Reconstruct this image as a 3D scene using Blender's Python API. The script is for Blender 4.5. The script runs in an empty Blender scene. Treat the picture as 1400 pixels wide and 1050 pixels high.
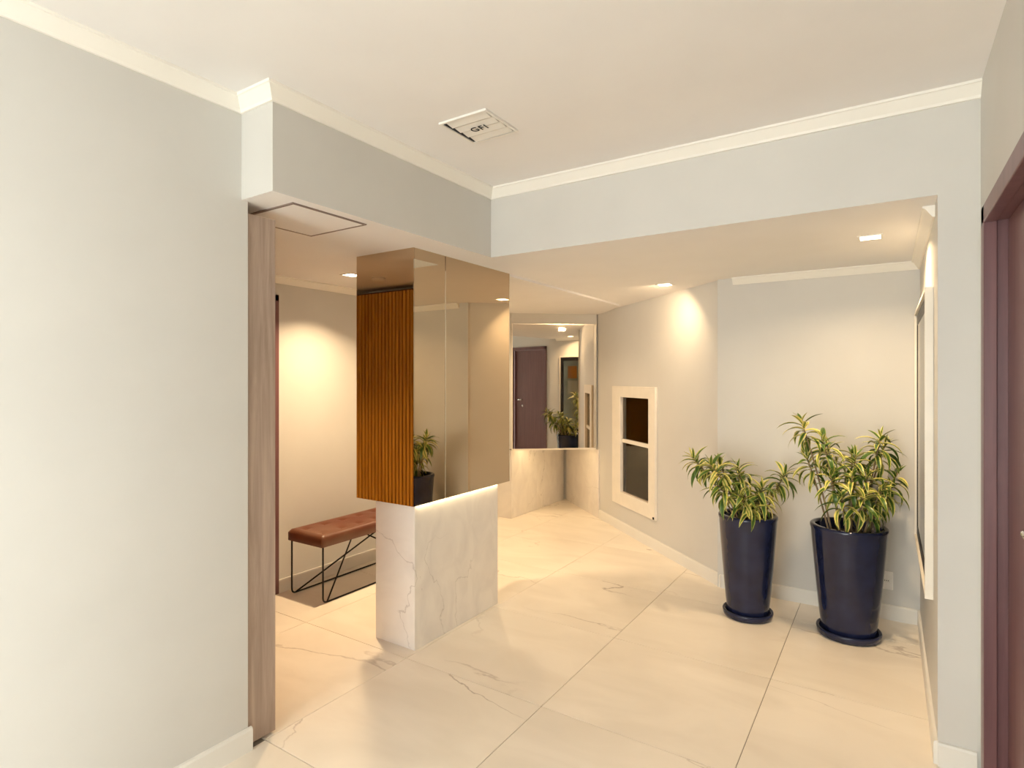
import bpy, bmesh, math, random
from mathutils import Vector, Matrix, Quaternion
random.seed(7)
S = bpy.context.scene
COL = S.collection

# ------------------------------------------------------------------ camera
TH = math.radians(33.1)
CAM_Z = 1.55
cam_data = bpy.data.cameras.new('camera')
cam_data.sensor_width = 36.0
cam_data.lens = 790 / 1400 * 36.0
cam_data.shift_y = -7 / 1400
cam_data.clip_start = 0.02
cam = bpy.data.objects.new('camera', cam_data)
COL.objects.link(cam)
cam.location = (0, 0, CAM_Z)
cam.rotation_euler = (math.pi / 2, 0, TH)
S.camera = cam

# ------------------------------------------------------------------ world, exposure
W = bpy.data.worlds.new('daylight')
S.world = W
W.use_nodes = True
bg = W.node_tree.nodes['Background']
bg.inputs[0].default_value = (1.0, 0.985, 0.96, 1)
bg.inputs[1].default_value = 11.0
S.view_settings.view_transform = 'Standard'
S.view_settings.look = 'None'
S.view_settings.gamma = 1.0
S.view_settings.use_curve_mapping = False
S.view_settings.exposure = 0.1
S.cycles.max_bounces = 12
S.cycles.diffuse_bounces = 7
S.cycles.glossy_bounces = 5
S.cycles.sample_clamp_indirect = 6.0

WARM = (1.0, 0.72, 0.42)
DOWNLIGHT_W = 16.5

# portals that guide the daylight coming through the two added glazed openings behind and beside the camera
for loc, rot, sx, sy in (((-.97, -3.92, 1.25), (math.pi/2, 0, 0), 2.3, 2.4), ((.26, -1.75, 1.12), (math.pi/2, 0, math.pi/2), 2.5, 2.1)):
    pl = bpy.data.lights.new('entrance_daylight', 'AREA')
    pl.shape = 'RECTANGLE'; pl.size = sx; pl.size_y = sy
    pl.cycles.is_portal = True
    po = bpy.data.objects.new('entrance_daylight', pl)
    COL.objects.link(po); po.location = loc; po.rotation_euler = rot

# ------------------------------------------------------------------ geometry helpers
def new_bm():
    return bmesh.new()

def box(bm, x0, x1, y0, y1, z0, z1):
    v = [bm.verts.new(p) for p in ((x0,y0,z0),(x1,y0,z0),(x1,y1,z0),(x0,y1,z0),(x0,y0,z1),(x1,y0,z1),(x1,y1,z1),(x0,y1,z1))]
    for f in ((3,2,1,0),(4,5,6,7),(0,1,5,4),(1,2,6,5),(2,3,7,6),(3,0,4,7)):
        bm.faces.new([v[i] for i in f])
    return bm

def prism(bm, pts, z0, z1):
    a = [bm.verts.new((x, y, z0)) for x, y in pts]
    b = [bm.verts.new((x, y, z1)) for x, y in pts]
    n = len(pts)
    bm.faces.new(a[::-1]); bm.faces.new(b)
    for i in range(n):
        bm.faces.new((a[i], a[(i+1) % n], b[(i+1) % n], b[i]))
    bmesh.ops.recalc_face_normals(bm, faces=bm.faces[:])
    return bm

def extrude_profile(bm, prof, origin, along, out, length, m0=0, m1=0):
    """profile (o, z) pairs: o = distance out from the wall; swept along a horizontal direction"""
    al = Vector((along[0], along[1], 0)).normalized(); ou = Vector((out[0], out[1], 0)).normalized()
    o = Vector(origin)
    A = [bm.verts.new(o + ou * p[0] - al * p[0] * m0 + Vector((0, 0, p[1]))) for p in prof]
    B = [bm.verts.new(o + al * length + ou * p[0] + al * p[0] * m1 + Vector((0, 0, p[1]))) for p in prof]
    n = len(prof)
    bm.faces.new(A); bm.faces.new(B[::-1])
    for i in range(n):
        bm.faces.new((A[(i+1) % n], A[i], B[i], B[(i+1) % n]))
    bmesh.ops.recalc_face_normals(bm, faces=bm.faces[:])
    return bm

def lathe(bm, prof, seg=48):
    rings = []
    for r, z in prof:
        if r < 1e-6:
            rings.append([bm.verts.new((0, 0, z))])
        else:
            rings.append([bm.verts.new((r*math.cos(2*math.pi*k/seg), r*math.sin(2*math.pi*k/seg), z)) for k in range(seg)])
    for a, b in zip(rings, rings[1:]):
        for k in range(seg):
            k2 = (k + 1) % seg
            if len(a) == 1 and len(b) == 1: continue
            if len(a) == 1: bm.faces.new((a[0], b[k2], b[k]))
            elif len(b) == 1: bm.faces.new((a[k], a[k2], b[0]))
            else: bm.faces.new((a[k], a[k2], b[k2], b[k]))
    bmesh.ops.recalc_face_normals(bm, faces=bm.faces[:])
    return bm

def tube(bm, pts, radii, seg=8):
    pts = [Vector(p) for p in pts]
    if not isinstance(radii, (list, tuple)): radii = [radii] * len(pts)
    rings = []; prev = None
    for i, p in enumerate(pts):
        d = (pts[min(i+1, len(pts)-1)] - pts[max(i-1, 0)]).normalized()
        if prev is None:
            up = Vector((0, 0, 1)) if abs(d.z) < .9 else Vector((1, 0, 0))
            n = d.cross(up).normalized()
        else:
            n = (prev - d * prev.dot(d)).normalized()
        prev = n; b = d.cross(n)
        rings.append([bm.verts.new(p + (n*math.cos(2*math.pi*k/seg) + b*math.sin(2*math.pi*k/seg)) * radii[i]) for k in range(seg)])
    for r0, r1 in zip(rings, rings[1:]):
        for k in range(seg):
            bm.faces.new((r0[k], r0[(k+1) % seg], r1[(k+1) % seg], r1[k]))
    bm.faces.new(rings[0][::-1]); bm.faces.new(rings[-1])
    bmesh.ops.recalc_face_normals(bm, faces=bm.faces[:])
    return bm

def rounded(pts, r, n=5):
    """polyline with its inner corners rounded"""
    P = [Vector(p) for p in pts]; out = [P[0]]
    for a, b, c in zip(P, P[1:], P[2:]):
        u = (a-b).normalized(); w = (c-b).normalized()
        s, e = b + u*r, b + w*r
        for k in range(n+1):
            t = k/n
            out.append(s*(1-t)**2 + b*2*t*(1-t) + e*t*t)
    out.append(P[-1]); return out

def obj(name, bm, mat, parent=None, bevel=0, smooth=False, seg=2):
    me = bpy.data.meshes.new(name)
    bm.to_mesh(me); bm.free()
    me.materials.append(mat)
    if smooth:
        for p in me.polygons: p.use_smooth = True
    o = bpy.data.objects.new(name, me)
    COL.objects.link(o)
    if parent: o.parent = parent
    if bevel:
        m = o.modifiers.new('bevel', 'BEVEL'); m.width = bevel; m.segments = seg; m.limit_method = 'ANGLE'; m.angle_limit = math.radians(40)
    return o

def empty(name, loc=(0, 0, 0), rz=0):
    o = bpy.data.objects.new(name, None)
    COL.objects.link(o); o.location = loc; o.rotation_euler = (0, 0, rz); o.empty_display_size = .1
    return o

def tag(o, label, cat, group=None):
    o['label'] = label; o['category'] = cat
    if group: o['group'] = group
    return o

def struct(o, label, cat):
    o['kind'] = 'structure'; o['label'] = label; o['category'] = cat
    return o

# ------------------------------------------------------------------ materials
def nt(name):
    m = bpy.data.materials.new(name); m.use_nodes = True
    t = m.node_tree; return m, t, t.nodes['Principled BSDF']

def N(t, kind, **kw):
    n = t.nodes.new(kind)
    for k, v in kw.items():
        if k.startswith('i_'): n.inputs[k[2:].replace('_', ' ')].default_value = v
        else: setattr(n, k, v)
    return n

def ramp(t, stops):
    r = t.nodes.new('ShaderNodeValToRGB')
    els = r.color_ramp.elements
    while len(els) < len(stops): els.new(0.5)
    for e, (p, c) in zip(els, stops):
        e.position = p; e.color = (*c, 1) if len(c) == 3 else c
    return r

def paint(name, col, rough=.6, bump=.02, var=.02, scale=60):
    m, t, b = nt(name)
    tc = N(t, 'ShaderNodeTexCoord')
    n = N(t, 'ShaderNodeTexNoise'); n.inputs['Scale'].default_value = 3; n.inputs['Detail'].default_value = 4
    t.links.new(tc.outputs['Object'], n.inputs['Vector'])
    c2 = tuple(max(0, c - var) for c in col)
    r = ramp(t, [(.35, c2), (.65, col)])
    t.links.new(n.outputs['Fac'], r.inputs[0]); t.links.new(r.outputs[0], b.inputs['Base Color'])
    b.inputs['Roughness'].default_value = rough
    if bump:
        n2 = N(t, 'ShaderNodeTexNoise'); n2.inputs['Scale'].default_value = scale
        t.links.new(tc.outputs['Object'], n2.inputs['Vector'])
        bp = N(t, 'ShaderNodeBump'); bp.inputs['Strength'].default_value = bump; bp.inputs['Distance'].default_value = .002
        t.links.new(n2.outputs['Fac'], bp.inputs['Height']); t.links.new(bp.outputs[0], b.inputs['Normal'])
    return m

def marble(name, base, dark, vein, rough, vein_amt=.8, scale=1.0):
    m, t, b = nt(name)
    tc = N(t, 'ShaderNodeTexCoord'); oi = N(t, 'ShaderNodeObjectInfo')
    mul = N(t, 'ShaderNodeMath', operation='MULTIPLY'); mul.inputs[1].default_value = 37.0
    t.links.new(oi.outputs['Random'], mul.inputs[0])
    add = N(t, 'ShaderNodeVectorMath', operation='ADD')
    t.links.new(tc.outputs['Object'], add.inputs[0]); t.links.new(mul.outputs[0], add.inputs[1])
    mp = N(t, 'ShaderNodeMapping'); mp.inputs['Rotation'].default_value = (.3, .2, .9); mp.inputs['Scale'].default_value = (1.0*scale, 2.1*scale, 1.3*scale)
    t.links.new(add.outputs[0], mp.inputs['Vector'])
    # cloudy body
    cl = N(t, 'ShaderNodeTexNoise'); cl.inputs['Scale'].default_value = 1.6; cl.inputs['Detail'].default_value = 7; cl.inputs['Distortion'].default_value = .8
    t.links.new(mp.outputs[0], cl.inputs['Vector'])
    rb = ramp(t, [(.33, dark), (.62, base)])
    t.links.new(cl.outputs['Fac'], rb.inputs[0])
    # thin veins where a noise field crosses one half
    vn = N(t, 'ShaderNodeTexNoise'); vn.inputs['Scale'].default_value = .42; vn.inputs['Detail'].default_value = 8; vn.inputs['Roughness'].default_value = .48; vn.inputs['Distortion'].default_value = .25
    t.links.new(mp.outputs[0], vn.inputs['Vector'])
    s = N(t, 'ShaderNodeMath', operation='SUBTRACT'); s.inputs[1].default_value = .5; t.links.new(vn.outputs['Fac'], s.inputs[0])
    a = N(t, 'ShaderNodeMath', operation='ABSOLUTE'); t.links.new(s.outputs[0], a.inputs[0])
    mr = N(t, 'ShaderNodeMapRange', interpolation_type='SMOOTHSTEP')
    mr.inputs['From Min'].default_value = 0; mr.inputs['From Max'].default_value = .0042; mr.inputs['To Min'].default_value = 1; mr.inputs['To Max'].default_value = 0
    t.links.new(a.outputs[0], mr.inputs['Value'])
    mk = N(t, 'ShaderNodeTexNoise'); mk.inputs['Scale'].default_value = 1.1; mk.inputs['Detail'].default_value = 3
    t.links.new(add.outputs[0], mk.inputs['Vector'])
    mr2 = N(t, 'ShaderNodeMapRange'); mr2.inputs['From Min'].default_value = .45; mr2.inputs['From Max'].default_value = .62
    t.links.new(mk.outputs['Fac'], mr2.inputs['Value'])
    mm = N(t, 'ShaderNodeMath', operation='MULTIPLY'); t.links.new(mr.outputs[0], mm.inputs[0]); t.links.new(mr2.outputs[0], mm.inputs[1])
    m3 = N(t, 'ShaderNodeMath', operation='MULTIPLY'); m3.inputs[1].default_value = vein_amt; t.links.new(mm.outputs[0], m3.inputs[0])
    mx = N(t, 'ShaderNodeMix', data_type='RGBA'); mx.inputs['B'].default_value = (*vein, 1)
    t.links.new(m3.outputs[0], mx.inputs['Factor']); t.links.new(rb.outputs[0], mx.inputs['A'])
    t.links.new(mx.outputs['Result'], b.inputs['Base Color'])
    b.inputs['Roughness'].default_value = rough
    return m

def wood(name, light, dark, stretch=(14, 14, .6), rough=.5, scale=3.0):
    m, t, b = nt(name)
    tc = N(t, 'ShaderNodeTexCoord'); oi = N(t, 'ShaderNodeObjectInfo')
    mul = N(t, 'ShaderNodeMath', operation='MULTIPLY'); mul.inputs[1].default_value = 23.0
    t.links.new(oi.outputs['Random'], mul.inputs[0])
    mp = N(t, 'ShaderNodeMapping'); mp.inputs['Scale'].default_value = stretch
    add = N(t, 'ShaderNodeVectorMath', operation='ADD')
    t.links.new(tc.outputs['Object'], mp.inputs['Vector']); t.links.new(mp.outputs[0], add.inputs[0]); t.links.new(mul.outputs[0], add.inputs[1])
    n = N(t, 'ShaderNodeTexNoise'); n.inputs['Scale'].default_value = scale; n.inputs['Detail'].default_value = 8; n.inputs['Roughness'].default_value = .65; n.inputs['Distortion'].default_value = .6
    t.links.new(add.outputs[0], n.inputs['Vector'])
    r = ramp(t, [(.3, dark), (.7, light)])
    t.links.new(n.outputs['Fac'], r.inputs[0]); t.links.new(r.outputs[0], b.inputs['Base Color'])
    bp = N(t, 'ShaderNodeBump'); bp.inputs['Strength'].default_value = .15; bp.inputs['Distance'].default_value = .002
    t.links.new(n.outputs['Fac'], bp.inputs['Height']); t.links.new(bp.outputs[0], b.inputs['Normal'])
    b.inputs['Roughness'].default_value = rough
    return m

def plain(name, col, rough=.5, metal=0.0, noise=.03):
    m, t, b = nt(name)
    n = N(t, 'ShaderNodeTexNoise'); n.inputs['Scale'].default_value = 9
    tc = N(t, 'ShaderNodeTexCoord'); t.links.new(tc.outputs['Object'], n.inputs['Vector'])
    r = ramp(t, [(.3, tuple(max(0, c*(1-noise)) for c in col)), (.7, tuple(min(1, c*(1+noise)) for c in col))])
    t.links.new(n.outputs['Fac'], r.inputs[0]); t.links.new(r.outputs[0], b.inputs['Base Color'])
    b.inputs['Roughness'].default_value = rough; b.inputs['Metallic'].default_value = metal
    return m

def emit(name, col, strength):
    m, t, b = nt(name)
    b.inputs['Base Color'].default_value = (*col, 1)
    b.inputs['Emission Color'].default_value = (*col, 1); b.inputs['Emission Strength'].default_value = strength
    return m

def glass_mat(name, tint=(1, 1, 1), gloss=.12):
    m = bpy.data.materials.new(name); m.use_nodes = True; t = m.node_tree
    t.nodes.remove(t.nodes['Principled BSDF'])
    out = t.nodes['Material Output']
    tr = N(t, 'ShaderNodeBsdfTransparent'); tr.inputs[0].default_value = (*tint, 1)
    gl = N(t, 'ShaderNodeBsdfGlossy'); gl.inputs['Roughness'].default_value = .02
    mx = N(t, 'ShaderNodeMixShader'); fr = N(t, 'ShaderNodeFresnel'); fr.inputs['IOR'].default_value = 1.35 + gloss*2; t.links.new(fr.outputs[0], mx.inputs[0])
    t.links.new(tr.outputs[0], mx.inputs[1]); t.links.new(gl.outputs[0], mx.inputs[2]); t.links.new(mx.outputs[0], out.inputs[0])
    return m

M = {}
M['wall'] = paint('wall_paint', (.645, .635, .605), .55)
M['ceil'] = paint('ceiling_paint', (.87, .86, .86), .7)
M['crown'] = paint('crown_paint', (.90, .88, .82), .5, bump=0)
M['base'] = paint('baseboard_paint', (.80, .78, .73), .35, bump=0)
M['tile'] = marble('floor_marble', (.88, .81, .71), (.80, .73, .63), (.36, .28, .22), .28, .75)
M['grout'] = paint('grout', (.30, .26, .22), .9)
M['marble'] = marble('white_marble', (.84, .80, .75), (.76, .72, .68), (.34, .30, .27), .2, .4, 2.1)
M['wood_end'] = wood('grey_oak', (.50, .385, .31), (.29, .21, .165), stretch=(9, 9, .5), rough=.5)
M['slat'] = wood('honey_slat', (.78, .42, .06), (.46, .21, .02), stretch=(14, 14, .7), rough=.4)
M['slat_back'] = plain('slat_backing', (.10, .045, .012), .7)
M['door'] = wood('mahogany_door', (.20, .095, .098), (.135, .060, .066), stretch=(8, 8, .5), rough=.35)
M['bronze'] = plain('bronze_mirror', (.60, .48, .34), .02, 1.0, .0)
M['mirror'] = plain('silver_mirror', (.66, .60, .52), .02, 1.0, .0)
M['trim_metal'] = plain('brushed_trim', (.80, .74, .64), .25, 1.0)
M['dark_metal'] = plain('black_metal', (.015, .013, .012), .4, .6)
M['chrome'] = plain('chrome', (.8, .8, .8), .12, 1.0)
M['leather'] = paint('brown_leather', (.145, .058, .029), .40, bump=.25, var=.04, scale=160)
M['navy'] = plain('navy_glaze', (.011, .0155, .047), .08, 0, .25)
M['soil'] = paint('soil', (.03, .02, .014), .95, bump=.8, var=.015, scale=40)
M['stem'] = plain('stem_bark', (.27, .19, .11), .8, 0, .3)
M['white'] = plain('white_plastic', (.84, .82, .78), .4)
M['cream'] = plain('cream_lacquer', (.82, .77, .68), .4)
M['dark'] = plain('dark_void', (.02, .02, .025), .8)
M['grey'] = plain('grey_line', (.22, .17, .15), .7)
M['ventgrey'] = plain('vent_shadow', (.38, .37, .36), .8)
M['lamp'] = emit('downlight_glow', (1.0, .84, .58), 14)
M['strip'] = emit('strip_glow', (1.0, .80, .48), 16)
M['strip2'] = emit('ledge_strip_glow', (1.0, .74, .40), 5)
M['glass'] = glass_mat('clear_glass', (.97, .99, .98), .08)
M['cabglass'] = glass_mat('cabinet_glass', (.82, .79, .74), .16)
M['inner'] = plain('cabinet_inside', (.66, .57, .47), .6)
M['red'] = plain('hose_red', (.42, .20, .13), .5)
M['brass'] = plain('brass', (.45, .30, .12), .35, .9)
M['orange'] = plain('orange_print', (.80, .36, .10), .6)
M['paper'] = plain('paper', (.80, .84, .84), .7)
M['ink'] = plain('ink_print', (.25, .30, .33), .7)
M['bluegrey'] = paint('blue_grey_sheet', (.58, .70, .74), .5, bump=0, var=.16)

def leaf_material():
    m, t, b = nt('variegated_leaf')
    uv = N(t, 'ShaderNodeUVMap'); sp = N(t, 'ShaderNodeSeparateXYZ'); t.links.new(uv.outputs[0], sp.inputs[0])
    s = N(t, 'ShaderNodeMath', operation='SUBTRACT'); s.inputs[1].default_value = .5; t.links.new(sp.outputs[0], s.inputs[0])
    a = N(t, 'ShaderNodeMath', operation='ABSOLUTE'); t.links.new(s.outputs[0], a.inputs[0])
    oi = N(t, 'ShaderNodeObjectInfo')
    tc = N(t, 'ShaderNodeTexCoord')
    n = N(t, 'ShaderNodeTexNoise'); n.inputs['Scale'].default_value = 30; t.links.new(tc.outputs['Object'], n.inputs['Vector'])
    w = N(t, 'ShaderNodeMath', operation='MULTIPLY_ADD'); w.inputs[1].default_value = .12; t.links.new(n.outputs['Fac'], w.inputs[0]); t.links.new(a.outputs[0], w.inputs[2])
    rn = N(t, 'ShaderNodeMath', operation='MULTIPLY_ADD'); rn.inputs[1].default_value = .40; rn.inputs[2].default_value = -.25
    t.links.new(oi.outputs['Random'], rn.inputs[0])
    ad = N(t, 'ShaderNodeMath', operation='ADD'); t.links.new(w.outputs[0], ad.inputs[0]); t.links.new(rn.outputs[0], ad.inputs[1])
    r = ramp(t, [(.10, (.055, .12, .018)), (.26, (.13, .22, .03)), (.36, (.60, .55, .12)), (.6, (.78, .68, .24))])
    t.links.new(ad.outputs[0], r.inputs[0]); t.links.new(r.outputs[0], b.inputs['Base Color'])
    b.inputs['Roughness'].default_value = .38
    return m
M['leaf'] = leaf_material()

# ------------------------------------------------------------------ plan of the place (metres, camera at the origin)
XL = -2.24            # lobby wall on the one side
YL = 1.42             # where it ends
XR = .30              # lobby wall with the door
XI = .165             # alcove wall with the framed board
YB = 2.88             # beam across
YK = 4.45             # alcove rear wall
XW = -3.70            # corridor wall with the bench
Z1 = 2.70             # lobby ceiling
Z2 = 2.29             # lower ceiling
YE = -4.0             # entrance
DIAG_A = Vector((-1.04, 4.45)); DIAG_B = Vector((-3.46, 6.60))
DV = (DIAG_B - DIAG_A).normalized(); DN = Vector((-DV.y, DV.x))
if DN.y > 0: DN = -DN      # towards the room
D_LEN = (DIAG_B - DIAG_A).length

# ------------------------------------------------------------------ floor and its tiles
floor = obj('floor', box(new_bm(), -4.0, .5, -4.5, 6.9, -.08, -.004), M['grout'])
struct(floor, 'floor of large square cream marble tiles with fine dark joints', 'floor')
T = .866
tm = new_bm(); box(tm, .0015, T-.0015, .0015, T-.0015, -.02, 0)
bmesh.ops.bevel(tm, geom=[e for e in tm.edges if all(v.co.z > -.001 for v in e.verts)], offset=.0012, segments=1, affect='EDGES')
tile_me = bpy.data.meshes.new('tile'); tm.to_mesh(tile_me); tm.free(); tile_me.materials.append(M['tile'])
for i in range(-3, 2):
    for j in range(-7, 6):
        x = -1.377 + i*T; y = 1.5 + j*T
        if x + T < XL + .1 and y + T < YL + .1: continue
        if y > 4.7 and x > -1.0: continue
        o = bpy.data.objects.new('tile', tile_me); COL.objects.link(o); o.parent = floor; o.location = (x, y, 0)

# ------------------------------------------------------------------ walls
b = new_bm(); box(b, XL-.18, XL, YE, YL, 0, Z1)
struct(obj('wall_left', b, M['wall'], bevel=.003), 'pale plastered lobby wall ending beside a wood-clad edge', 'wall')

b = new_bm()                                     # right wall: pieces round the door opening
DY0, DY1, DZ = 1.80, 2.665, 2.135
WY0, WY1, WZ = -3.0, -.5, 2.15  # side opening added out of view to let daylight in
box(b, XR, XR+.18, YE, WY0, 0, Z1); box(b, XR, XR+.18, WY1, DY0, 0, Z1); box(b, XR, XR+.18, WY0, WY1, WZ, Z1); box(b, XR, XR+.18, DY1, YB, 0, Z1); box(b, XR, XR+.18, DY0, DY1, DZ, Z1)
struct(obj('wall_right', b, M['wall']), 'pale lobby wall around the dark mahogany door', 'wall')

b = new_bm(); box(b, XI, XR+.18, YB, YK+.15, 0, Z1)
struct(obj('wall_alcove', b, M['wall']), 'pale pillar and alcove wall carrying the framed board', 'wall')

b = new_bm(); box(b, DIAG_A.x-.03, XR+.18, YK, YK+.15, 0, Z2+.05)
struct(obj('wall_back', b, M['wall']), 'pale beige wall behind the two potted plants', 'wall')

# diagonal wall with an opening for the hose cabinet
def diag(s, out=0.0):                            # s metres from DIAG_A, out metres into the room
    p = DIAG_A + DV*s + DN*out
    return (p.x, p.y)
def px_to_s(px):
    u = (px-700)/790
    d = Vector((-math.sin(TH)+u*math.cos(TH), math.cos(TH)+u*math.sin(TH)))
    # solve DIAG_A + DV*s = d*t
    det = DV.x*(-d.y) + d.x*DV.y
    return (-DIAG_A.x*(-d.y) - d.x*DIAG_A.y) / det
def dbox(bm, s0, s1, o0, o1, z0, z1):
    return prism(bm, [diag(s0, o0), diag(s1, o0), diag(s1, o1), diag(s0, o1)], z0, z1)
CS0, CS1, CZ0, CZ1 = px_to_s(890), px_to_s(851), .40, 1.37     # glazed opening of the hose cabinet
b = new_bm()
dbox(b, -.0, CS0, -.15, 0, 0, Z2+.05); dbox(b, CS1, D_LEN+.2, -.15, 0, 0, Z2+.05)
dbox(b, CS0, CS1, -.15, 0, 0, CZ0); dbox(b, CS0, CS1, -.15, 0, CZ1, Z2+.05)
struct(obj('wall_diagonal', b, M['wall']), 'beige diagonal wall with the recessed hose cabinet', 'wall')

b = new_bm()                                     # corridor wall: pieces round its door
CY0, CY1, CZ = 1.70, 2.53, 2.11
box(b, XW-.15, XW, 1.3, CY0, 0, Z2+.05); box(b, XW-.15, XW, CY1, 6.75, 0, Z2+.05); box(b, XW-.15, XW, CY0, CY1, CZ, Z2+.05)
struct(obj('wall_corridor', b, M['wall']), 'warm lit beige wall behind the leather bench', 'wall')

b = new_bm(); box(b, XW-.15, DIAG_B.x+.4, 6.62, 6.75, 0, Z2+.05)
struct(obj('wall_corridor_end', b, M['wall']), 'short wall closing the corridor corner', 'wall')

# partition with wooden slats on the corridor side and a grey oak edge
b = new_bm(); box(b, XW-.15, XL-.18, 1.25, 1.36, 0, Z1); box(b, XL-.18, XL-.06, 1.25, 1.40, 2.25, Z1)  # unseen wall added to stop daylight leaking above the partition
struct(obj('wall_light_block', b, M['wall']), 'unseen wall added behind the slatted partition to block leaking daylight', 'wall')
part = obj('wall_partition', box(new_bm(), XW, -2.285, 1.36, 1.515, 0, 2.25), M['slat_back'])
struct(part, 'partition faced with vertical honey wood slats', 'wall')
sm = new_bm(); box(sm, 0, .026, 0, .032, .02, 2.235)
bmesh.ops.bevel(sm, geom=[e for e in sm.edges if abs(e.verts[0].co.z-e.verts[1].co.z) > 1], offset=.003, segments=1, affect='EDGES')
slat_me = bpy.data.meshes.new('slat'); sm.to_mesh(slat_me); sm.free(); slat_me.materials.append(M['slat'])
nsl = 37
for k in range(nsl):
    o = bpy.data.objects.new('slat', slat_me); COL.objects.link(o); o.parent = part
    o.location = (XW + .012 + k*(1.40/nsl), 1.515, 0)
o = obj('edge_panel', box(new_bm(), -2.284, -2.252, 1.424, 1.556, .012, 2.245), M['wood_end'], part, bevel=.002)
o['label'] = 'grey-brown oak edge panel'

# ------------------------------------------------------------------ ceilings and beams
b = new_bm(); box(b, XL-.18, XR+.18, YE, YB+.1, Z1, Z1+.12)
struct(obj('ceiling', b, M['ceil']), 'high cream lobby ceiling carrying the lettered vent grille', 'ceiling')
XBm = -2.03
b = new_bm()
prism(b, [(XW-.15, YL-.03), (XBm, YL-.03), (XBm, YB), (XI, YB), (XI, 4.6), (-.9, 4.6), (-3.2, 6.75), (XW-.15, 6.75)], Z2, Z1)
cl = obj('ceiling_lower', b, M['ceil']); cl.data.materials.append(M['wall'])
for p in cl.data.polygons: p.material_index = 1 if abs(p.normal.z) < .5 else 0
struct(cl, 'dropped lower ceiling with a stepped pale beam edge', 'ceiling')
b = new_bm()
prism(b, [(XW, 3.30), (-2.24, 3.30), (-2.24, 5.40), (-3.2, 6.6), (XW, 6.6)], Z2-.016, Z2)
struct(obj('ceiling_panel', b, M['ceil']), 'shallow ceiling step beside the mirror column', 'ceiling')

# unseen entrance wall behind the viewer; its glazed opening is added to admit daylight
b = new_bm()
box(b, XL-.18, -2.15, YE-.15, YE, 0, Z1); box(b, .21, XR+.18, YE-.15, YE, 0, Z1); box(b, -2.15, .21, YE-.15, YE, 2.5, Z1)
struct(obj('wall_entrance', b, M['wall']), 'lobby wall around the added glazed entrance', 'wall')
win = empty('window_added_1', (-.97, YE-.07, 0)); struct(win, 'unseen glazed lobby entrance with slim white frame, added to admit daylight', 'window')
b = new_bm()
for x in (-1.18, -.4, .4, 1.18): box(b, x-.025, x+.025, -.03, .03, 0, 2.5)
box(b, -1.18, 1.18, -.03, .03, 2.45, 2.5); box(b, -1.18, 1.18, -.03, .03, 0, .06)
obj('window_frame', b, M['white'], win)
for x in (-.79, 0, .79):
    obj('pane', box(new_bm(), x-.36, x+.36, -.004, .004, .06, 2.45), M['glass'], win)

win = empty('window_added_2', (XR+.09, (WY0+WY1)/2, 0)); struct(win, 'unseen full height side glazing with slim white frame, added to light the lobby', 'window')  # side glazing added out of view to light the opposite wall
b = new_bm()
for y in (-1.225, 0, 1.225): box(b, -.03, .03, y-.025, y+.025, 0, WZ)
box(b, -.03, .03, -1.25, 1.25, WZ-.05, WZ); box(b, -.03, .03, -1.25, 1.25, 0, .06)
obj('window_frame', b, M['white'], win)
for y in (-.6125, .6125):
    obj('pane', box(new_bm(), -.004, .004, y-.588, y+.588, .06, WZ-.05), M['glass'], win)

# ------------------------------------------------------------------ crown trims and baseboards
CR = [(0, 0), (0, -.058), (.010, -.058), (.014, -.048), (.044, -.012), (.050, -.010), (.050, 0)]
CR2 = [(0, 0), (0, -.05), (.008, -.05), (.036, -.010), (.044, -.008), (.044, 0)]
BB = [(0, 0), (.014, 0), (.014, .085), (.010, .094), (0, .096)]
def run(name, prof, p, q, out, mat, label, cat, z, m0=0, m1=0):
    p = Vector(p); q = Vector(q); d = (q-p)
    bm = extrude_profile(new_bm(), prof, (p.x, p.y, z), d, out, d.length, m0, m1)
    return struct(obj(name, bm, mat), label, cat)
z = Z1
run('trim_1', CR, (XL, YE), (XL, YL-.03), (1, 0), M['crown'], 'white crown moulding along the plain lobby wall', 'moulding', z, 0, -1)
run('trim_2', CR, (XL, YL-.03), (XBm, YL-.03), (0, -1), M['crown'], 'short white crown return at the beam step', 'moulding', z, -1, 1)
run('trim_3', CR, (XBm, YL-.03), (XBm, YB), (1, 0), M['crown'], 'white crown moulding along the beam over the column', 'moulding', z, 1, -1)
run('trim_4', CR, (XBm, YB), (XR, YB), (0, -1), M['crown'], 'white crown moulding along the beam over the plants', 'moulding', z, -1, 0)
run('trim_5', CR2, (DIAG_A.x+.08, YK), (XI, YK), (0, -1), M['crown'], 'white crown moulding above the plants', 'moulding', Z2, 0, -1)
run('trim_6', CR2, (XI, YB+.16), (XI, YK), (-1, 0), M['crown'], 'white crown moulding on the alcove side', 'moulding', Z2, 0, -1)
run('trim_7', CR2, (XW, 1.56), (XW, 5.45), (1, 0), M['crown'], 'white crown moulding above the bench', 'moulding', Z2)
run('baseboard_left', BB, (XL, YE), (XL, YL+.012), (1, 0), M['base'], 'white baseboard along the plain lobby wall', 'baseboard', 0)
run('baseboard_right', BB, (XR, WY1), (XR, DY0-.07), (-1, 0), M['base'], 'white baseboard behind the viewer beside the mahogany door', 'baseboard', 0)
run('baseboard_pillar', BB, (XI, YB), (XR-.012, YB), (0, -1), M['base'], 'white baseboard at the foot of the pillar beside the mahogany door', 'baseboard', 0)
run('baseboard_alcove', BB, (XI, YB), (XI, YK), (-1, 0), M['base'], 'white baseboard below the framed board', 'baseboard', 0)
run('baseboard_back', BB, (DIAG_A.x, YK), (XI, YK), (0, -1), M['base'], 'white baseboard behind the potted plants', 'baseboard', 0)
s_end = px_to_s(820)
pA, pB = diag(0), diag(s_end)
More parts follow.
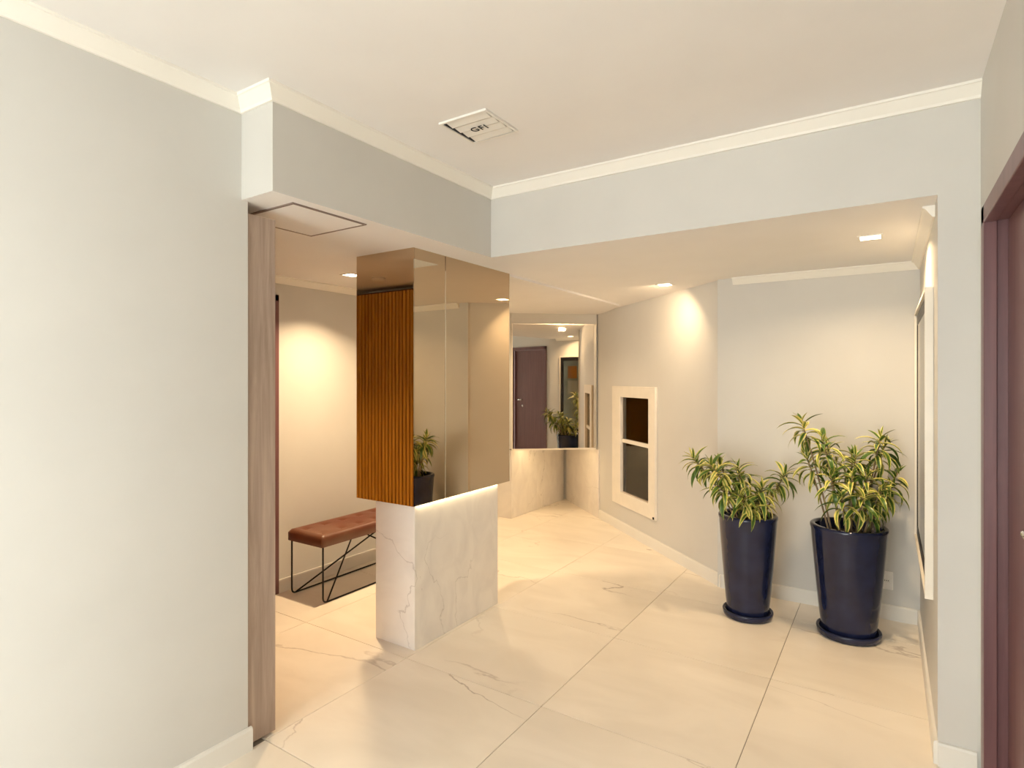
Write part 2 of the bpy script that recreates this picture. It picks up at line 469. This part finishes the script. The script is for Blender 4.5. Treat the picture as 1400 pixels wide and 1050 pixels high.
run('baseboard_diagonal', BB, pA, pB, (DN.x, DN.y), M['base'], 'cream baseboard along the diagonal wall', 'baseboard', 0)
run('baseboard_corridor', BB, (XW, CY1+.045), (XW, 5.45), (1, 0), M['base'], 'white baseboard behind the bench', 'baseboard', 0)

# ------------------------------------------------------------------ doors
d1 = empty('door_1', (XR, (DY0+DY1)/2, 0)); struct(d1, 'dark mahogany apartment door with matching frame in the lobby wall', 'door')
h = (DY1-DY0)/2
b = new_bm()
for s in (-1, 1):
    box(b, -.018, .02, s*h-.035, s*h+.03 if s > 0 else s*h+.035, 0, DZ+.035)
    box(b, -.002, .12, s*h-.02, s*h+.001, 0, DZ)
box(b, -.018, .02, -h-.03, h+.03, DZ-.03, DZ+.035); box(b, -.002, .12, -h, h, DZ-.025, DZ)
obj('door_frame', b, M['door'], d1, bevel=.003)
leaf = obj('door_leaf', box(new_bm(), .05, .09, -h+.022, h-.022, .006, DZ-.028), M['door'], d1, bevel=.002)
b = new_bm(); tube(b, rounded([(.05, -.20, 1.14), (.0, -.20, 1.14), (.0, -.32, 1.14)], .02), .009, 10)
obj('handle', b, M['chrome'], leaf, smooth=True)
b = new_bm(); lathe(b, [(0, 0), (.024, 0), (.022, .008), (0, .010)], 24); bmesh.ops.rotate(b, verts=b.verts, matrix=Matrix.Rotation(-math.pi/2, 3, 'Y')); bmesh.ops.translate(b, verts=b.verts, vec=(.05, -.20, 1.02))
obj('lock_plate', b, M['chrome'], leaf, smooth=True)

d2 = empty('door_2', (XW, (CY0+CY1)/2, 0)); struct(d2, 'dark reddish-brown door just beyond the wood-clad partition edge', 'door')
h = (CY1-CY0)/2
b = new_bm()
for s in (-1, 1): box(b, -.01, .016, min(s*h, s*(h+.045)), max(s*h, s*(h+.045)), 0, CZ+.045)
box(b, -.01, .016, -h-.045, h+.045, CZ, CZ+.045)
obj('door_frame', b, M['door'], d2, bevel=.003)
leaf = obj('door_leaf', box(new_bm(), -.06, -.02, -h, h, .006, CZ), M['door'], d2)
b = new_bm(); tube(b, rounded([(-.02, -.33, 1.02), (.035, -.33, 1.02), (.035, -.22, 1.02)], .02), .009, 10)
obj('handle', b, M['chrome'], leaf, smooth=True)

# ------------------------------------------------------------------ mirror column on its marble base
X0, X1 = -2.70, -2.238
cx, cy = -2.42, 2.87
colm = empty('mirror_column', (cx, cy, 0))
tag(colm, 'floor-to-ceiling column, bronze mirror above a white marble base', 'column')
def cbox(x0, x1, y0, y1, z0, z1): return box(new_bm(), x0-cx, x1-cx, y0-cy, y1-cy, z0, z1)
mb = obj('marble_base', cbox(-2.575, -2.262, 2.455, 3.29, 0, .834), M['marble'], colm, bevel=.002)
mb['label'] = 'white grey-veined marble base'
obj('upper_body', cbox(X0+.006, X1-.006, 2.426, 3.395, .835, Z2), M['grey'], colm)
obj('mirror_panel', cbox(X0, X1, 2.420, 2.426, .830, Z2), M['bronze'], colm)
obj('mirror_panel', cbox(X1-.006, X1, 2.427, 2.695, .830, Z2), M['bronze'], colm)
obj('mirror_panel', cbox(X1-.006, X1, 2.701, 3.395, .830, Z2), M['bronze'], colm)
obj('joint_strip', cbox(X1-.004, X1+.002, 2.6955, 2.7005, .832, 2.20), M['trim_metal'], colm)
obj('edge_strip', cbox(X1-.006, X1+.001, 3.396, 3.401, .83, Z2), M['trim_metal'], colm)
obj('corner_strip', cbox(X0-.003, X0, 2.420, 2.428, .83, Z2), M['trim_metal'], colm)
obj('light_strip', cbox(-2.256, -2.244, 2.46, 3.29, .829, .835), M['strip'], colm)

# ------------------------------------------------------------------ corner mirror cabinet and marble ledge at the corridor end
PHI = math.radians(40)
P1 = Vector((-3.48, 5.33)); mv = Vector((math.cos(PHI), math.sin(PHI)))
# where the mirror meets the diagonal wall
den = mv.x*DV.y - mv.y*DV.x
sE = ((DIAG_A.x-P1.x)*DV.y - (DIAG_A.y-P1.y)*DV.x) / den
PE = P1 + mv*(sE-.01)
mn = Vector((mv.y, -mv.x))
cab = empty('corner_mirror_cabinet', (P1.x, P1.y, 0))
tag(cab, 'corner cabinet with mirror front floating above the marble ledge, showing the reflected door', 'mirror cabinet')
def lp(p): return (p[0]-P1.x, p[1]-P1.y)
ZM0, ZM1 = .775, 2.15
b = new_bm(); prism(b, [lp(q) for q in (P1, PE, DIAG_B+DN*.02, (XW+.005, 6.59), (XW+.005, 5.33))], ZM0, Z2-.016)
obj('body', b, M['wall'], cab)
b = new_bm(); prism(b, [lp(q) for q in (P1+mn*.001, P1+mn*.009, PE+mn*.009-mv*.01, PE+mn*.001-mv*.01)], ZM0+.004, ZM1)
obj('mirror_panel', b, M['mirror'], cab)
for (t0, t1, za, zb, mat) in ((0, .010, ZM0, ZM1+.01, 'cream'), (sE-.045, sE-.022, ZM0, ZM1+.01, 'trim_metal'), (0, sE-.03, ZM1, ZM1+.012, 'trim_metal'), (0, sE-.02, ZM0-.012, ZM0+.004, 'cream')):
    b = new_bm(); prism(b, [lp(P1+mv*t0+mn*.0), lp(P1+mv*t0+mn*.014), lp(P1+mv*t1+mn*.014), lp(P1+mv*t1+mn*.0)], za, zb)
    obj('mirror_frame', b, M[mat], cab)
b = new_bm(); prism(b, [lp(P1+mv*.06-mn*.03), lp(P1+mv*.20-mn*.18), lp(P1+mv*(sE-.2)-mn*.18), lp(P1+mv*(sE-.08)-mn*.03)], ZM0-.006, ZM0)
obj('light_strip', b, M['strip2'], cab)

led = empty('marble_ledge', (XW, 5.36, 0))
tag(led, 'cream marble plinth below the corner mirror at the corridor end', 'plinth')
obj('marble_slab', box(new_bm(), .002, .20, .0, .55, 0, ZM0-.014), M['marble'], led, bevel=.002)
obj('marble_slab', box(new_bm(), .002, .20, .553, 1.23, 0, ZM0-.014), M['marble'], led, bevel=.002)
b = new_bm()
q = [Vector(diag(D_LEN-.02, .001)), Vector(diag(D_LEN-.02, .016)), Vector(diag(s_end+.004, .016)), Vector(diag(s_end+.004, .001))]
prism(b, [(v.x-XW, v.y-5.36) for v in q], 0, ZM0-.014)
obj('marble_slab', b, M['marble'], led)

# ------------------------------------------------------------------ hose cabinet in the diagonal wall
sc0, sc1 = px_to_s(899), px_to_s(840)
hc = empty('hose_cabinet', (*diag((sc0+sc1)/2), 0), math.atan2(DV.y, DV.x))
tag(hc, 'white framed fire hose cabinet with two glass panes in the diagonal wall', 'cabinet')
# local frame: x along the wall (away from the plants), y: into the room is -DN side
sgn = 1 if Vector((-DV.y, DV.x)).dot(DN) > 0 else -1
mid = (sc0+sc1)/2
def hbox(bm, s0, s1, o0, o1, z0, z1):
    a, c = sorted((sgn*o0, sgn*o1)); return box(bm, s0-mid, s1-mid, a, c, z0, z1)
HZ0, HZ1 = .27, 1.475
b = new_bm()
hbox(b, sc0, CS0+.004, .0, .028, HZ0, HZ1); hbox(b, CS1-.004, sc1, .0, .028, HZ0, HZ1)
hbox(b, CS0, CS1, .0, .028, CZ1-.004, HZ1); hbox(b, CS0, CS1, .0, .028, HZ0, CZ0+.004)
obj('frame', b, M['cream'], hc, bevel=.004)
b = new_bm()
hbox(b, CS0, CS1, -.145, -.14, CZ0, CZ1); hbox(b, CS0-.0, CS0+.006, -.14, 0, CZ0, CZ1); hbox(b, CS1-.006, CS1, -.14, 0, CZ0, CZ1)
hbox(b, CS0, CS1, -.14, 0, CZ0, CZ0+.006); hbox(b, CS0, CS1, -.14, 0, CZ1-.006, CZ1)
obj('box_lining', b, M['inner'], hc)
ZD = .925
b = new_bm(); hbox(b, CS0+.006, CS1-.006, -.012, .010, ZD-.018, ZD+.018)
obj('cross_rail', b, M['cream'], hc, bevel=.002)
obj('pane', hbox(new_bm(), CS0+.006, CS1-.006, -.012, -.006, CZ0+.006, ZD-.018), M['cabglass'], hc)
obj('pane', hbox(new_bm(), CS0+.006, CS1-.006, -.012, -.006, ZD+.018, CZ1-.006), M['cabglass'], hc)
b = new_bm(); lathe(b, [(0, 0), (.04, 0), (.055, .01), (.055, .05), (.04, .06), (0, .06)], 20)
bmesh.ops.rotate(b, verts=b.verts, matrix=Matrix.Rotation(math.pi/2, 3, 'X')); bmesh.ops.translate(b, verts=b.verts, vec=(0, sgn*-.07, .80))
obj('valve', b, M['brass'], hc, smooth=True)
b = new_bm(); lathe(b, [(.03, 0), (.085, 0), (.085, .045), (.03, .045), (.03, 0)], 32)
bmesh.ops.rotate(b, verts=b.verts, matrix=Matrix.Rotation(math.pi/2, 3, 'X')); bmesh.ops.translate(b, verts=b.verts, vec=(0, sgn*-.07, 1.03))
obj('hose_reel', b, M['red'], hc, smooth=False)
b = new_bm(); hbox(b, sc0+.012, sc0+.03, .028, .036, HZ0+.01, HZ0+.03)
obj('latch', b, M['dark_metal'], hc)

# ------------------------------------------------------------------ framed board on the alcove wall
BY0, BY1, BZ0, BZ1 = 3.13, 4.36, .58, 1.955
fb = empty('framed_board', (XI, (BY0+BY1)/2, BZ0))
tag(fb, 'glass-fronted notice board in a dark frame on the alcove wall behind the plants', 'notice board')
hy = (BY1-BY0)/2; hz = BZ1-BZ0
b = new_bm()
box(b, -.032, 0, -hy, -hy+.016, 0, hz); box(b, -.032, 0, hy-.016, hy, 0, hz); box(b, -.032, 0, -hy+.016, hy-.016, hz-.016, hz); box(b, -.032, 0, -hy+.016, hy-.016, 0, .016)
obj('casing', b, M['cream'], fb, bevel=.002)
b = new_bm()
box(b, -.020, -.004, -hy+.016, -hy+.08, .016, hz-.016); box(b, -.020, -.004, hy-.08, hy-.016, .016, hz-.016)
box(b, -.020, -.004, -hy+.08, hy-.08, hz-.08, hz-.016); box(b, -.020, -.004, -hy+.08, hy-.08, .016, .08)
obj('inner_frame', b, M['dark_metal'], fb, bevel=.002)
bk = obj('backing_sheet', box(new_bm(), -.010, -.002, -hy+.07, hy-.07, .07, hz-.07), M['bluegrey'], fb)
obj('notice', box(new_bm(), -.012, -.010, -.44, -.24, .98, 1.20), M['orange'], bk)
pp = obj('notice', box(new_bm(), -.012, -.010, -.44, -.22, .70, .94), M['paper'], bk)
obj('glass_pane', box(new_bm(), -.018, -.015, -hy+.07, hy-.07, .07, hz-.07), M['glass'], fb)

# ------------------------------------------------------------------ ceiling vent, access panel, downlights
vent = empty('ceiling_vent', (-1.562, 2.122, Z1))
tag(vent, 'small square white ceiling vent grille with dark lettering', 'vent')
v = .130
b = new_bm()
box(b, -v, v, -v, -v+.012, -.010, 0); box(b, -v, v, v-.012, v, -.010, 0); box(b, -v, -v+.012, -v+.012, v-.012, -.010, 0); box(b, v-.012, v, -v+.012, v-.012, -.010, 0)
obj('frame', b, M['white'], vent, bevel=.002)
obj('duct_plate', box(new_bm(), -v+.012, v-.012, -v+.012, v-.012, -.003, 0), M['ventgrey'], vent)  # plate grey stands in for the shade between the slats
obj('slat_gap_shade', box(new_bm(), -v+.012, -.097, -v+.012, v-.012, -.0045, -.003), M['dark'], vent)  # dark strip painted in as the shade at the slat ends
sl = new_bm()
vs = [sl.verts.new(p) for p in ((-.098, -.0255, -.006), (.114, -.0255, -.006), (.114, .0195, -.012), (-.098, .0195, -.012), (-.098, -.0255, -.003), (.114, -.0255, -.003), (.114, .0195, -.009), (-.098, .0195, -.009))]
for f in ((0,1,2,3),(7,6,5,4),(4,5,1,0),(5,6,2,1),(6,7,3,2),(7,4,0,3)): sl.faces.new([vs[i] for i in f])
bmesh.ops.recalc_face_normals(sl, faces=sl.faces[:])
vsl = bpy.data.meshes.new('slat'); sl.to_mesh(vsl); sl.free(); vsl.materials.append(M['white'])
for k in range(4):
    o = bpy.data.objects.new('slat', vsl); COL.objects.link(o); o.parent = vent; o.location = (0, -.0885 + k*.0585, 0)
tcu = bpy.data.curves.new('lettering', 'FONT'); tcu.body = 'GFI'; tcu.size = .056; tcu.align_x = 'CENTER'; tcu.align_y = 'CENTER'; tcu.extrude = .0008; tcu.space_character = 1.15
to = bpy.data.objects.new('lettering_curve', tcu); COL.objects.link(to)
bpy.context.view_layer.update()
tme = bpy.data.meshes.new_from_object(to.evaluated_get(bpy.context.evaluated_depsgraph_get()))
bpy.data.objects.remove(to); bpy.data.curves.remove(tcu)
tme.materials.clear(); tme.materials.append(M['dark'])
to = bpy.data.objects.new('lettering', tme); COL.objects.link(to); to.parent = vent
to.location = (.005, -.005, -.0135); to.rotation_euler = (math.pi, 0, 0)
to['label'] = 'dark letters GFI'

hat = empty('access_panel', (-2.295, 1.73, Z2)); tag(hat, 'square ceiling access panel with thin dark outline above the wood-clad edge', 'access panel')
ha = .205
b = new_bm()
box(b, -ha, ha, -ha, -ha+.012, -.005, 0); box(b, -ha, ha, ha-.012, ha, -.005, 0); box(b, -ha, -ha+.012, -ha+.012, ha-.012, -.005, 0); box(b, ha-.012, ha, -ha+.012, ha-.012, -.005, 0)
obj('outline_frame', b, M['grey'], hat)
obj('panel', box(new_bm(), -ha+.012, ha-.012, -ha+.012, ha-.012, -.004, 0), M['ceil'], hat)

det = obj('smoke_detector', lathe(new_bm(), [(0, -.03), (.03, -.03), (.045, -.018), (.05, 0), (0, 0)], 32), M['white'], smooth=True)
det.location = (-3.13, 1.83, Z2); tag(det, 'small round white detector on the lower ceiling seen only in the column mirror', 'detector')

def downlight(x, y, zc, label, w=1.0, angle=150, tilt=0, tdir=0):
    r = empty('ceiling_downlight', (x, y, zc)); tag(r, label, 'downlight', 'square recessed downlights in the lower ceiling')
    a, c = .058, .046
    b = new_bm()
    box(b, -a, a, -a, -c, -.004, 0); box(b, -a, a, c, a, -.004, 0); box(b, -a, -c, -c, c, -.004, 0); box(b, c, a, -c, c, -.004, 0)
    obj('trim_ring', b, M['white'], r)
    obj('diffuser', box(new_bm(), -c, c, -c, c, -.002, 0), M['lamp'], r)
    L = bpy.data.lights.new('downlight_beam', 'AREA'); L.energy = DOWNLIGHT_W*w; L.color = WARM
    L.shape = 'SQUARE'; L.size = .088; L.spread = math.radians(angle)
    lo = bpy.data.objects.new('downlight_beam', L); COL.objects.link(lo); lo.parent = r; lo.location = (0, 0, -.006); lo.rotation_euler = (0, math.radians(tilt), tdir)
    return r
downlight(-3.20, 2.82, Z2, 'square recessed downlight above the leather bench', 1.15, 118)
downlight(-.08, 3.55, Z2, 'square recessed downlight above the potted plants', .9)
downlight(-1.47, 4.45, Z2, 'square recessed downlight beside the diagonal wall', .62, 150, 38, math.atan2(DV.y, DV.x) + math.pi)
downlight(-3.22, 4.45, Z2-.016, 'added square downlight hidden in the corridor behind the mirror column', .9)  # extra lamp added out of sight to brighten the corridor floor

# ------------------------------------------------------------------ wall outlet
ou = empty('wall_outlet', (-.012, YK, .25)); tag(ou, 'small white power outlet low on the wall beside the larger plant', 'outlet')
obj('cover_plate', box(new_bm(), -.036, .036, -.008, 0, -.058, .058), M['white'], ou, bevel=.004)
obj('socket', box(new_bm(), -.020, .020, -.011, -.008, -.012, .014), M['base'], ou, bevel=.002)
for k in (-1, 0, 1):
    obj('socket_hole', box(new_bm(), k*.010-.0025, k*.010+.0025, -.0118, -.0105, -.002, .003), M['dark'], ou)

# ------------------------------------------------------------------ bench
BX0, BX1, BYA, BYB = -3.615, -3.245, 2.60, 3.75
bn = empty('bench', ((BX0+BX1)/2, (BYA+BYB)/2, 0))
tag(bn, 'brown tufted leather bench on black wire legs against the corridor wall', 'bench')
hx, hy = (BX1-BX0)/2, (BYB-BYA)/2
# cushion: a grid with dimples at the buttons
nx, ny = 22, 60
TX, TY = 2, 7
def cush(u, w):                                   # 0..1 -> height of the top
    ex = min(u, 1-u)*2*hx; ey = min(w, 1-w)*2*hy
    e = min(ex, ey); r = .022
    zz = .472 - (r - math.sqrt(max(0, r*r - max(0, r-e)**2))) if e < r else .472
    for i in range(TX):
        for j in range(TY):
            dx = (u-(i+.5)/TX)*2*hx; dy = (w-(j+.5)/TY)*2*hy
            zz -= .012*math.exp(-(dx*dx+dy*dy)/(2*.020**2))
    return zz
b = new_bm()
g = [[b.verts.new((-hx+2*hx*i/nx, -hy+2*hy*j/ny, cush(i/nx, j/ny))) for j in range(ny+1)] for i in range(nx+1)]
for i in range(nx):
    for j in range(ny): b.faces.new((g[i][j], g[i+1][j], g[i+1][j+1], g[i][j+1]))
rim = [g[i][0] for i in range(nx+1)] + [g[nx][j] for j in range(1, ny+1)] + [g[i][ny] for i in range(nx-1, -1, -1)] + [g[0][j] for j in range(ny-1, 0, -1)]
low = [b.verts.new((v.co.x, v.co.y, .392)) for v in rim]
n = len(rim)
for k in range(n): b.faces.new((rim[k], low[k], low[(k+1) % n], rim[(k+1) % n]))
b.faces.new(low)
bmesh.ops.recalc_face_normals(b, faces=b.faces[:])
cu = obj('cushion', b, M['leather'], bn, smooth=True)
for i in range(TX):
    for j in range(TY):
        bb = new_bm(); lathe(bb, [(0, .004), (.006, .0035), (.009, 0), (.0, -.003)], 12)
        o = obj('button', bb, M['leather'], cu, smooth=True); o.location = (-hx+2*hx*(i+.5)/TX, -hy+2*hy*(j+.5)/TY, .461)
fx, fy = hx-.015, hy-.02
for s in (-1, 1):                                 # a bent rod on each long side: leg, floor bar, leg
    b = new_bm(); tube(b, rounded([(s*fx, -fy, .40), (s*fx, -fy, .006), (s*fx, fy, .006), (s*fx, fy, .40)], .035), .006, 8)
    obj('leg_rod', b, M['dark_metal'], bn, smooth=True)
for s in (-1, 1):
    for e in (-1, 1):
        b = new_bm(); tube(b, [(s*fx, e*(fy-.035), .008), (-s*fx, e*(fy-(.50 if s < 0 else .62)), .398)], .006, 8)
        obj('brace_rod', b, M['dark_metal'], bn, smooth=True)

# ------------------------------------------------------------------ potted plants
def leaf_mesh(name, L, wd, droop, fold):
    b = new_bm(); uvl = b.loops.layers.uv.new('UVMap')
    ns = 6; rows = []
    x = z = 0; ang = 0
    for k in range(ns+1):
        t = k/ns
        w = wd*(.55+.45*min(1, t*3))*(1-max(0, (t-.45)/.55)**1.7)
        w = max(w, .0008)
        rows.append([b.verts.new((x, -w/2, z+fold*w)), b.verts.new((x, 0, z)), b.verts.new((x, w/2, z+fold*w))])
        ang = -droop*t
        x += L/ns*math.cos(ang); z += L/ns*math.sin(ang)
    for k in range(ns):
        for c in range(2):
            f = b.faces.new((rows[k][c], rows[k+1][c], rows[k+1][c+1], rows[k][c+1]))
            for lo, (uu, vv) in zip(f.loops, ((c*.5, k/ns), (c*.5, (k+1)/ns), ((c+1)*.5, (k+1)/ns), ((c+1)*.5, k/ns))): lo[uvl].uv = (uu, vv)
            f.smooth = True
    me = bpy.data.meshes.new(name); b.to_mesh(me); b.free(); me.materials.append(M['leaf']); return me
LEAVES = [leaf_mesh('leaf', L, w, dr, .22) for L, w, dr in ((.150, .029, .8), (.160, .031, 1.3), (.170, .032, 1.8), (.140, .029, 2.2), (.115, .024, .45))]

CR_ = Vector((math.cos(TH), math.sin(TH), 0)); CF_ = Vector((-math.sin(TH), math.cos(TH), 0))
def potted_plant(loc, R, H, tips, label, ppm, rim_px, seed, nl):
    rnd = random.Random(seed)
    root = empty('potted_plant', (*loc, 0)); tag(root, label, 'potted plant', 'potted plants in tall navy planters')
    z0 = .022
    rb = R*.72
    prof = [(0, z0), (rb*.96, z0), (rb, z0+.02)]
    for k in range(1, 9):
        t = k/8; prof.append((rb + (R-rb)*(t**.85), z0+.02+(H-z0-.05)*t))
    prof += [(R+.004, H-.018), (R+.004, H-.006), (R-.002, H), (R-.022, H), (R-.028, H-.012), (R-.034, H-.12), (0, H-.12)]
    obj('pot', lathe(new_bm(), prof, 56), M['navy'], root, smooth=True)
    rs = rb+.022
    obj('saucer', lathe(new_bm(), [(0, 0), (rs-.008, 0), (rs, .008), (rs+.006, .034), (rs+.004, .042), (rs-.006, .044), (rs-.012, .034), (rb-.01, .016), (0, .016)], 56), M['navy'], root, smooth=True)
    b = new_bm(); lathe(b, [(0, H-.055), (R*.5, H-.058), (R-.030, H-.066)], 24)
    for v_ in b.verts: v_.co.z += rnd.uniform(-.008, .008)
    obj('soil', b, M['soil'], root, smooth=True)
    total = 0
    for (tx, ty, depth, bx) in tips:
        tip = CR_*((tx-rim_px[0])*ppm) + CF_*depth + Vector((0, 0, H + (rim_px[1]-ty)*ppm))
        ba = Vector(CR_)*bx*R*.6 + CF_*max(-.1, min(.1, depth*.5)) + Vector((0, 0, H-.075))
        # keep the base on the soil
        mid_ = ba.lerp(tip, .5) + Vector((0, 0, .06)) + (ba-tip).cross(Vector((0, 0, 1))) * rnd.uniform(-.12, .12)
        pts = [ba*(1-t)**2 + mid_*2*t*(1-t) + tip*t*t for t in [k/9 for k in range(10)]]
        b = new_bm(); tube(b, pts, [.0065-.003*k/9 for k in range(10)], 7)
        st = obj('stem', b, M['stem'], root, smooth=True)
        axis = (pts[-1]-pts[-3]).normalized(); axis = (axis + Vector((0, 0, .5))).normalized()
        q = axis.to_track_quat('Z', 'Y')
        az = rnd.uniform(0, 6.28)
        for k in range(nl):
            f = k/(nl-1)                          # 0 at the tip, 1 lowest
            az += 2.399
            elev = math.radians(70 - 92*f**.8 + rnd.uniform(-10, 10))
            back = f*.13
            # point on the stem that far below the tip
            i = len(pts)-1; rem = back; p = pts[-1]
            while i > 0:
                seg = (pts[i]-pts[i-1]).length
                if rem <= seg: p = pts[i].lerp(pts[i-1], rem/seg); break
                rem -= seg; i -= 1
            d = q @ Vector((math.cos(az)*math.cos(elev), math.sin(az)*math.cos(elev), math.sin(elev)))
            up = Vector((0, 0, 1)); side = up.cross(d)
            if side.length < 1e-3: side = Vector((0, 1, 0))
            side.normalize(); nz = d.cross(side).normalized()
            mat = Matrix((d, side, nz)).transposed().to_4x4()
            sc = rnd.uniform(.8, 1.08) * (1-.35*max(0, .25-f)/.25)
            mesh = LEAVES[4] if f < .15 else LEAVES[min(3, int(f*3.2 + rnd.uniform(0, 1.0)))]
            o = bpy.data.objects.new('leaf', mesh); COL.objects.link(o); o.parent = st
            ml = Matrix.Translation(p) @ mat @ Matrix.Rotation(rnd.uniform(-.4, .4), 4, 'X') @ Matrix.Scale(sc, 4)
            o.matrix_local = ml
            # keep leaf tips clear of the walls
            es = [root.location + (ml @ v_.co) for v_ in mesh.vertices]
            if max(e.y for e in es) > YK-.02 or max(e.x for e in es) > XI-.06: bpy.data.objects.remove(o); continue
            total += 1
    return root
potted_plant((-.775, 4.02), .178, .665, [
    (950, 628, .02, -.5), (966, 634, -.10, -.3), (988, 634, .05, -.2), (1006, 640, -.06, 0), (974, 660, -.13, -.6),
    (1018, 656, .06, .2), (1036, 664, -.10, .4), (1000, 672, -.14, -.1), (1078, 648, .0, .8), (1046, 682, .05, .6), (1012, 690, -.15, .1)],
    'smaller sparse variegated plant in a tall navy pot near the diagonal wall', .00477, (1025, 705), 11, 25)
potted_plant((-.205, 4.05), .204, .665, [
    (1102, 578, .03, -.7), (1120, 600, -.06, -.5), (1142, 614, .06, -.3), (1166, 622, -.05, 0), (1150, 646, -.14, -.2),
    (1182, 628, .10, .2), (1205, 598, -.02, .5), (1222, 612, .06, .7), (1226, 646, -.04, .8), (1190, 662, -.15, .3),
    (1126, 648, -.10, -.6), (1112, 630, .05, -.8), (1200, 684, -.05, .6), (1160, 672, -.17, .1), (1136, 676, -.14, -.4), (1176, 648, -.10, .1), (1210, 662, -.10, .5)],
    'larger bushier variegated plant in a tall navy pot in the corner beside the outlet', .00443, (1163, 720), 5, 19)
